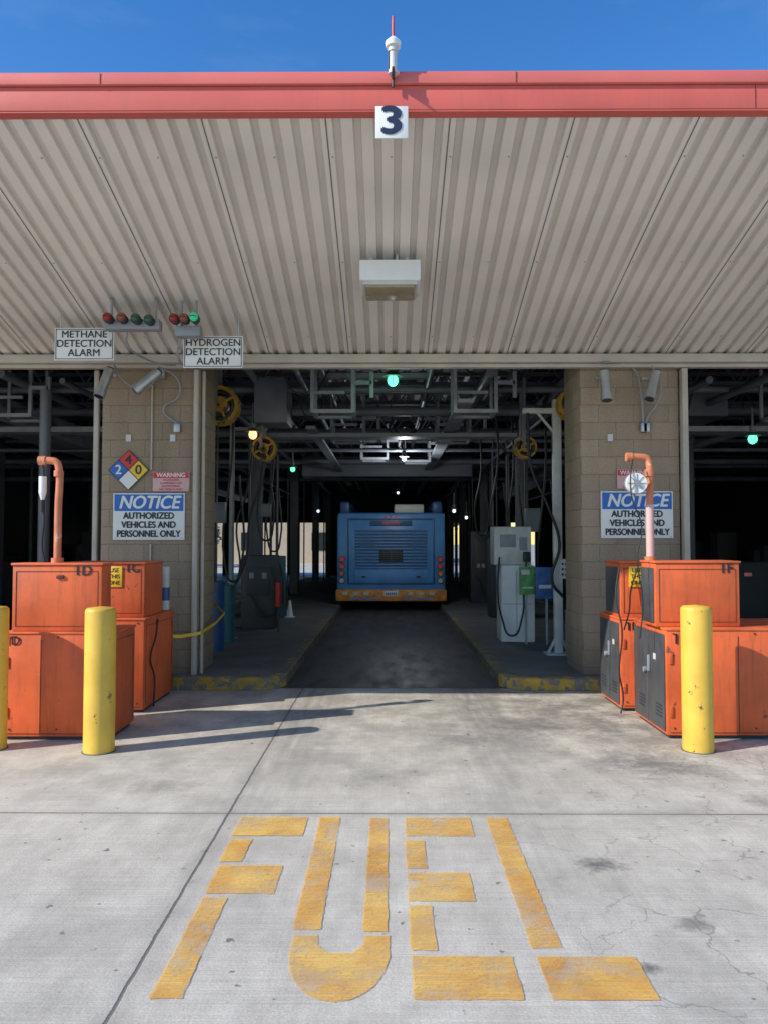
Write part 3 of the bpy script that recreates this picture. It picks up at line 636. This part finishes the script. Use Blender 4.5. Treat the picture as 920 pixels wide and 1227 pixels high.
G=grp('caution_tape',(-2.2,9,.7))
path=[Vector(p) for p in ((-2.46,8.42,.60),(-2.30,8.55,.58),(-2.12,8.72,.60),(-2.06,9.2,.66),(-2.04,9.6,.74),(-2.25,9.86,.86))]
V=[];F=[]
for i in range(len(path)-1):
    for k in range(4):
        p=path[i].lerp(path[i+1],k/4); V+=[(p.x,p.y,p.z-.018),(p.x,p.y+.004,p.z+.018)]
V+=[(path[-1].x,path[-1].y,path[-1].z-.018),(path[-1].x,path[-1].y,path[-1].z+.018)]
for i in range(len(V)//2-1): F.append((2*i,2*i+2,2*i+3,2*i+1))
poly('tape',G,V,F,'nyel')
def reel(x,y,z,r,m='reely'):
    G=grp('hose_reel',(x,y,z))
    for s in (-.09,.09):
        bm=bmesh.new(); seg=28
        o=[bm.verts.new((x+r*math.cos(2*math.pi*i/seg),y+s,z+r*math.sin(2*math.pi*i/seg))) for i in range(seg)]
        q=[bm.verts.new((x+r*.80*math.cos(2*math.pi*i/seg),y+s,z+r*.80*math.sin(2*math.pi*i/seg))) for i in range(seg)]
        for i in range(seg): bm.faces.new((o[i],o[(i+1)%seg],q[(i+1)%seg],q[i]))
        for k in range(4):
            a=k*2*math.pi/4+.5; bar(bm,(x,y+s,z),(x+r*.9*math.cos(a),y+s,z+r*.9*math.sin(a)),.03)
        put('flange',fin(bm,'flange'),G,m)
    for i in range(4):
        a=[(x+r*.68*math.cos(2*math.pi*k/16),y-.06+i*.04,z+r*.68*math.sin(2*math.pi*k/16)) for k in range(17)]
        tube('hose_coil',G,a,.026,'black',3)
    cyl('hub',G,(x,y-.095,z),(x,y+.095,z),r*.45,m)
    bars('bracket',G,[((x-.03,y+.12,z),(x-.03,y+.12,4.0),.05),((x-.03,y-.12,z),(x-.03,y-.12,4.0),.04)],'pipei')
reel(-2.15,9.75,3.36,.25); reel(-1.83,11.3,3.0,.18); reel(1.98,11.2,3.0,.16); reel(2.36,9.8,3.38,.22)
def lamp(name,x,y,z,m,r=.07,hood=True,pw=None,col=(1,1,1),s=1):
    G=grp(name,(x,y,z))
    cyls('cap',G,[((x,y,z+.10*s),(x,y,z+.20*s),.05*s),((x,y,z+.2*s),(x,y,z+.45),.015)],'pipei')
    if hood: cyl('hood',G,(x,y,z+.05*s),(x,y,z+.11*s),.13*s,'pipei',.05*s)
    ball('globe',G,(x,y,z),r*s,m,(1,1,1.15))
    cyls('guard',G,[((x+.078*s*math.cos(a),y+.078*s*math.sin(a),z-.08*s),(x+.085*s*math.cos(a),y+.085*s*math.sin(a),z+.06*s),.004) for a in (0,1.57,3.14,4.71)],'dark',6)
    if pw:
        l=bpy.data.lights.new('bulb','POINT'); l.energy=pw; l.color=col; l.shadow_soft_size=.08
        o=bpy.data.objects.new('bulb',l); COL.objects.link(o); o.location=(0,0,-.2); o.parent=G
lamp('green_status_lamp',.05,9.9,3.72,'e_green',pw=3,col=(.3,1,.6))
lamp('green_status_lamp',-2.0,16,3.15,'e_green',s=.7); lamp('green_status_lamp',5.2,11.0,3.10,'e_green',s=.9)
lamp('warm_bay_lamp',-1.95,11.0,3.17,'e_warm',s=.85)
for (x,y,z,p) in ((1.6,19.0,2.4,0),(-2.2,24,2.6,0),(2.1,21,2.3,0),(.3,26,3.3,0),(-4.9,20,2.4,0),(5.0,20,2.8,0),(-1.3,28,2.6,0),(0.3,15.4,3.3,60),(-1.6,30,2.3,0),(4.3,26,2.4,0),(-6.5,26,2.6,0)):  # the lamp with a bulb is added, to brighten the bus rear
    lamp('bay_and_fill_lamp',x,y,z,'e_white',r=.05,s=.8,pw=p or None,col=(.9,.95,1))

# ------------------------------------------------------------------ bus
BU=grp('transit_bus',(.05,24,0)); yb=18.45; cx=.05
def bx(n,b,m,bev=0):
    x0,x1,ya,yb_,a,b2=b; return box(n,BU,(cx+x0,cx+x1,yb+ya,yb+yb_,a,b2),m,bev)
bx('body',(-1.30,1.30,0,12,.34,2.34),'busb',.09)
bx('roof_fairing_left',(-1.24,-1.0,.25,11.5,2.33,2.62),'busd',.05); bx('roof_fairing_right',(1.0,1.24,.25,11.5,2.33,2.62),'busd',.05)
bx('roof_unit',(.08,.82,.8,2.6,2.34,2.58),'white',.04)
bx('rear_bumper',(-1.32,1.32,-.07,.1,.22,.50),'busy',.035)
bx('underbody',(-1.1,1.1,.15,11.8,.2,.36),'dark')
def bxs(n,l,m,bev=0): return boxes(n,BU,[(cx+a,cx+b,yb+c,yb+d,e,f) for a,b,c,d,e,f in l],m,bev)
bxs('rear_frame',[(-1.04,-1.0,-.02,.02,.62,2.2),(1.0,1.04,-.02,.02,.62,2.2),(-.995,.995,-.02,.02,2.16,2.2),(-.995,.995,-.02,.02,.62,.66)],'busd',.004)
bxs('destination_sign',[(-.5,.5,-.022,.0,2.02,2.145)],'busd',.004)
bxs('louvers',[(-.86,.86,-.035,.01,1.0+.075*i,1.035+.075*i) for i in range(13)],'busb',.008)
bxs('louver_gaps',[(-.86,.86,-.008,.002,1.037+.075*i,1.073+.075*i) for i in range(12)],'busd')
bxs('grille',[(-.28,.28,-.045,-.036,1.16,1.44)],'ink',.004)
bxs('grille_bars',[(-.27,.27,-.052,-.046,1.18+.05*i,1.192+.05*i) for i in range(5)]+[(-.01,.01,-.055,-.0525,1.17,1.43)],'truss')
bxs('side_grilles',[(-.8,-.4,-.042,-.036,1.55,1.62),(.4,.8,-.042,-.036,1.55,1.62)],'busd')
bxs('engine_door',[(-.86,.86,-.018,.01,.66,.97)],'busb',.006)
bxs('door_latches',[(-.7,-.6,-.025,-.019,.78,.82),(.6,.7,-.025,-.019,.78,.82)],'ink')
bxs('plate',[(-.17,.17,-.085,-.071,.34,.47)],'white',.003); bxs('plate_text',[(-.13+.045*i,-.1+.045*i,-.09,-.086,.37,.43) for i in range(6)],'nblue')
bxs('bumper_trim',[(-1.0,-.25,-.075,-.071,.27,.31),(.25,1.0,-.075,-.071,.27,.31)],'busb')
bxs('bumper_blocks',[(x,x+.12,-.076,-.071,.37,.45) for x in (-1.15,-.9,-.65,.4,.65,.9)],'whiter')
bxs('marker_lights',[(-.16+.12*i,-.10+.12*i,-.02,.0,2.22,2.26) for i in range(3)],'tail',.004)
txt('sign_lettering',BU,'TRANSIT',cx,yb-.03,2.083,.11,'tail',.003)
for s in (-1,1):
    for i,m in enumerate(('tail','tail','busy','whiter')):
        x=cx+s*1.17; z=1.22-.17*i
        cyl('lamp_ring',BU,(x,yb-.03,z),(x,yb+.01,z),.072,'dark'); cyl('lamp',BU,(x,yb-.045,z),(x,yb-.028,z),.055,m)
    for y in (3.0,9.2):
        cyl('wheel',BU,(cx+s*1.0,yb+y,.48),(cx+s*1.27,yb+y,.48),.475,'black',seg=32); cyl('wheel_hub',BU,(cx+s*1.26,yb+y,.48),(cx+s*1.29,yb+y,.48),.24,'galv')
    bx('side_windows_%d'%s,((1.29 if s>0 else -1.31),(1.31 if s>0 else -1.29),1.2,11.2,1.25,2.05),'glassd',.004)

# ------------------------------------------------------------------ beyond the garage
G=grp('tan_office_building',(-9,62,0))
box('walls',G,(-30,4,60,75,0,4.5),'tan'); box('parapet',G,(-30.2,4.2,59.8,75.2,4.5,4.9),'beige'); boxes('windows',G,[(x,x+1.6,59.95,59.99,1.0,2.4) for x in (-26,-21,-16,-11.5,-6,-1)],'glassd')
def tree(x,y,h):
    G=grp('shade_tree',(x,y,0))
    bm=bmesh.new(); bm_cyl(bm,(x,y,0),(x+.1,y,h*.45),.2,.12,10)
    for k in range(6):
        a=k*1.05; bm_cyl(bm,(x+.1,y,h*.4),(x+math.cos(a)*h*.25,y+math.sin(a)*h*.25,h*.75),.09,.03,7)
    put('trunk',fin(bm,'trunk'),G,'bark',True)
    V=[];F=[]
    cl=[(random.gauss(0,h*.17),random.gauss(0,h*.17),h*.6+random.gauss(0,h*.15),random.uniform(.5,1.0)) for _ in range(22)]
    for c in cl:
        for _ in range(110):
            p=Vector((x+c[0]+random.gauss(0,.4*c[3]),y+c[1]+random.gauss(0,.4*c[3]),c[2]+random.gauss(0,.35*c[3])))
            u=Vector((random.gauss(0,1),random.gauss(0,1),random.gauss(0,1))).normalized()*.12; w=u.orthogonal().normalized()*.08
            i=len(V); V+=[p-u,p+w,p+u,p-w]; F.append((i,i+1,i+2,i+3))
    poly('crown',G,V,F,'leaf')
for t in ((-13.5,52,5),(-12.3,50,3.8),(-17,54,6),(3.2,55,5)): tree(*t)

# ------------------------------------------------------------------ light, sky, camera
el=33; az=R(245.7)
sd=Vector((math.sin(az)*math.cos(R(el)),math.cos(az)*math.cos(R(el)),math.sin(R(el))))
sl=bpy.data.lights.new('sun','SUN'); sl.energy=5.0; sl.angle=R(.5); sl.color=(1,.94,.84)
so=bpy.data.objects.new('sun',sl); COL.objects.link(so); so.rotation_euler=(-sd).to_track_quat('-Z','Y').to_euler(); so.location=(-20,-10,20)
w=bpy.data.worlds.new('World'); S.world=w; w.use_nodes=True; nt=w.node_tree; bg=nt.nodes['Background']
sky=nt.nodes.new('ShaderNodeTexSky'); sky.sky_type='NISHITA'; sky.sun_disc=False; sky.sun_elevation=R(el); sky.sun_rotation=az
sky.air_density=1.5; sky.dust_density=.1; sky.ozone_density=5; sky.altitude=0
hs=nt.nodes.new('ShaderNodeHueSaturation'); hs.inputs['Hue'].default_value=.512; hs.inputs['Saturation'].default_value=1.30; hs.inputs['Value'].default_value=1.22
nt.links.new(sky.outputs[0],hs.inputs['Color'])
tc=nt.nodes.new('ShaderNodeTexCoord'); mp=nt.nodes.new('ShaderNodeMapping'); mp.inputs['Scale'].default_value=(2,2,7); nt.links.new(tc.outputs['Generated'],mp.inputs[0])
cn=noise(nt,mp.outputs[0],1.6,7,.6); cf=ramp(nt,cn,.55,.85,(0,0,0,1),(.10,.10,.10,1))
cm=mix(nt,cf,hs.outputs[0],(5.5,6.0,6.8))
nt.links.new(cm,bg.inputs[0]); bg.inputs[1].default_value=.15
cam=bpy.data.cameras.new('camera'); co=bpy.data.objects.new('camera',cam); COL.objects.link(co)
cam.sensor_fit='VERTICAL'; cam.sensor_height=36; cam.lens=27.05; cam.clip_end=2000; cam.clip_start=.05
co.location=(0,0,1.62); co.rotation_euler=(R(90+2.27),0,R(.37)); S.camera=co
S.view_settings.view_transform='Standard'; S.view_settings.look='None'; S.view_settings.exposure=0
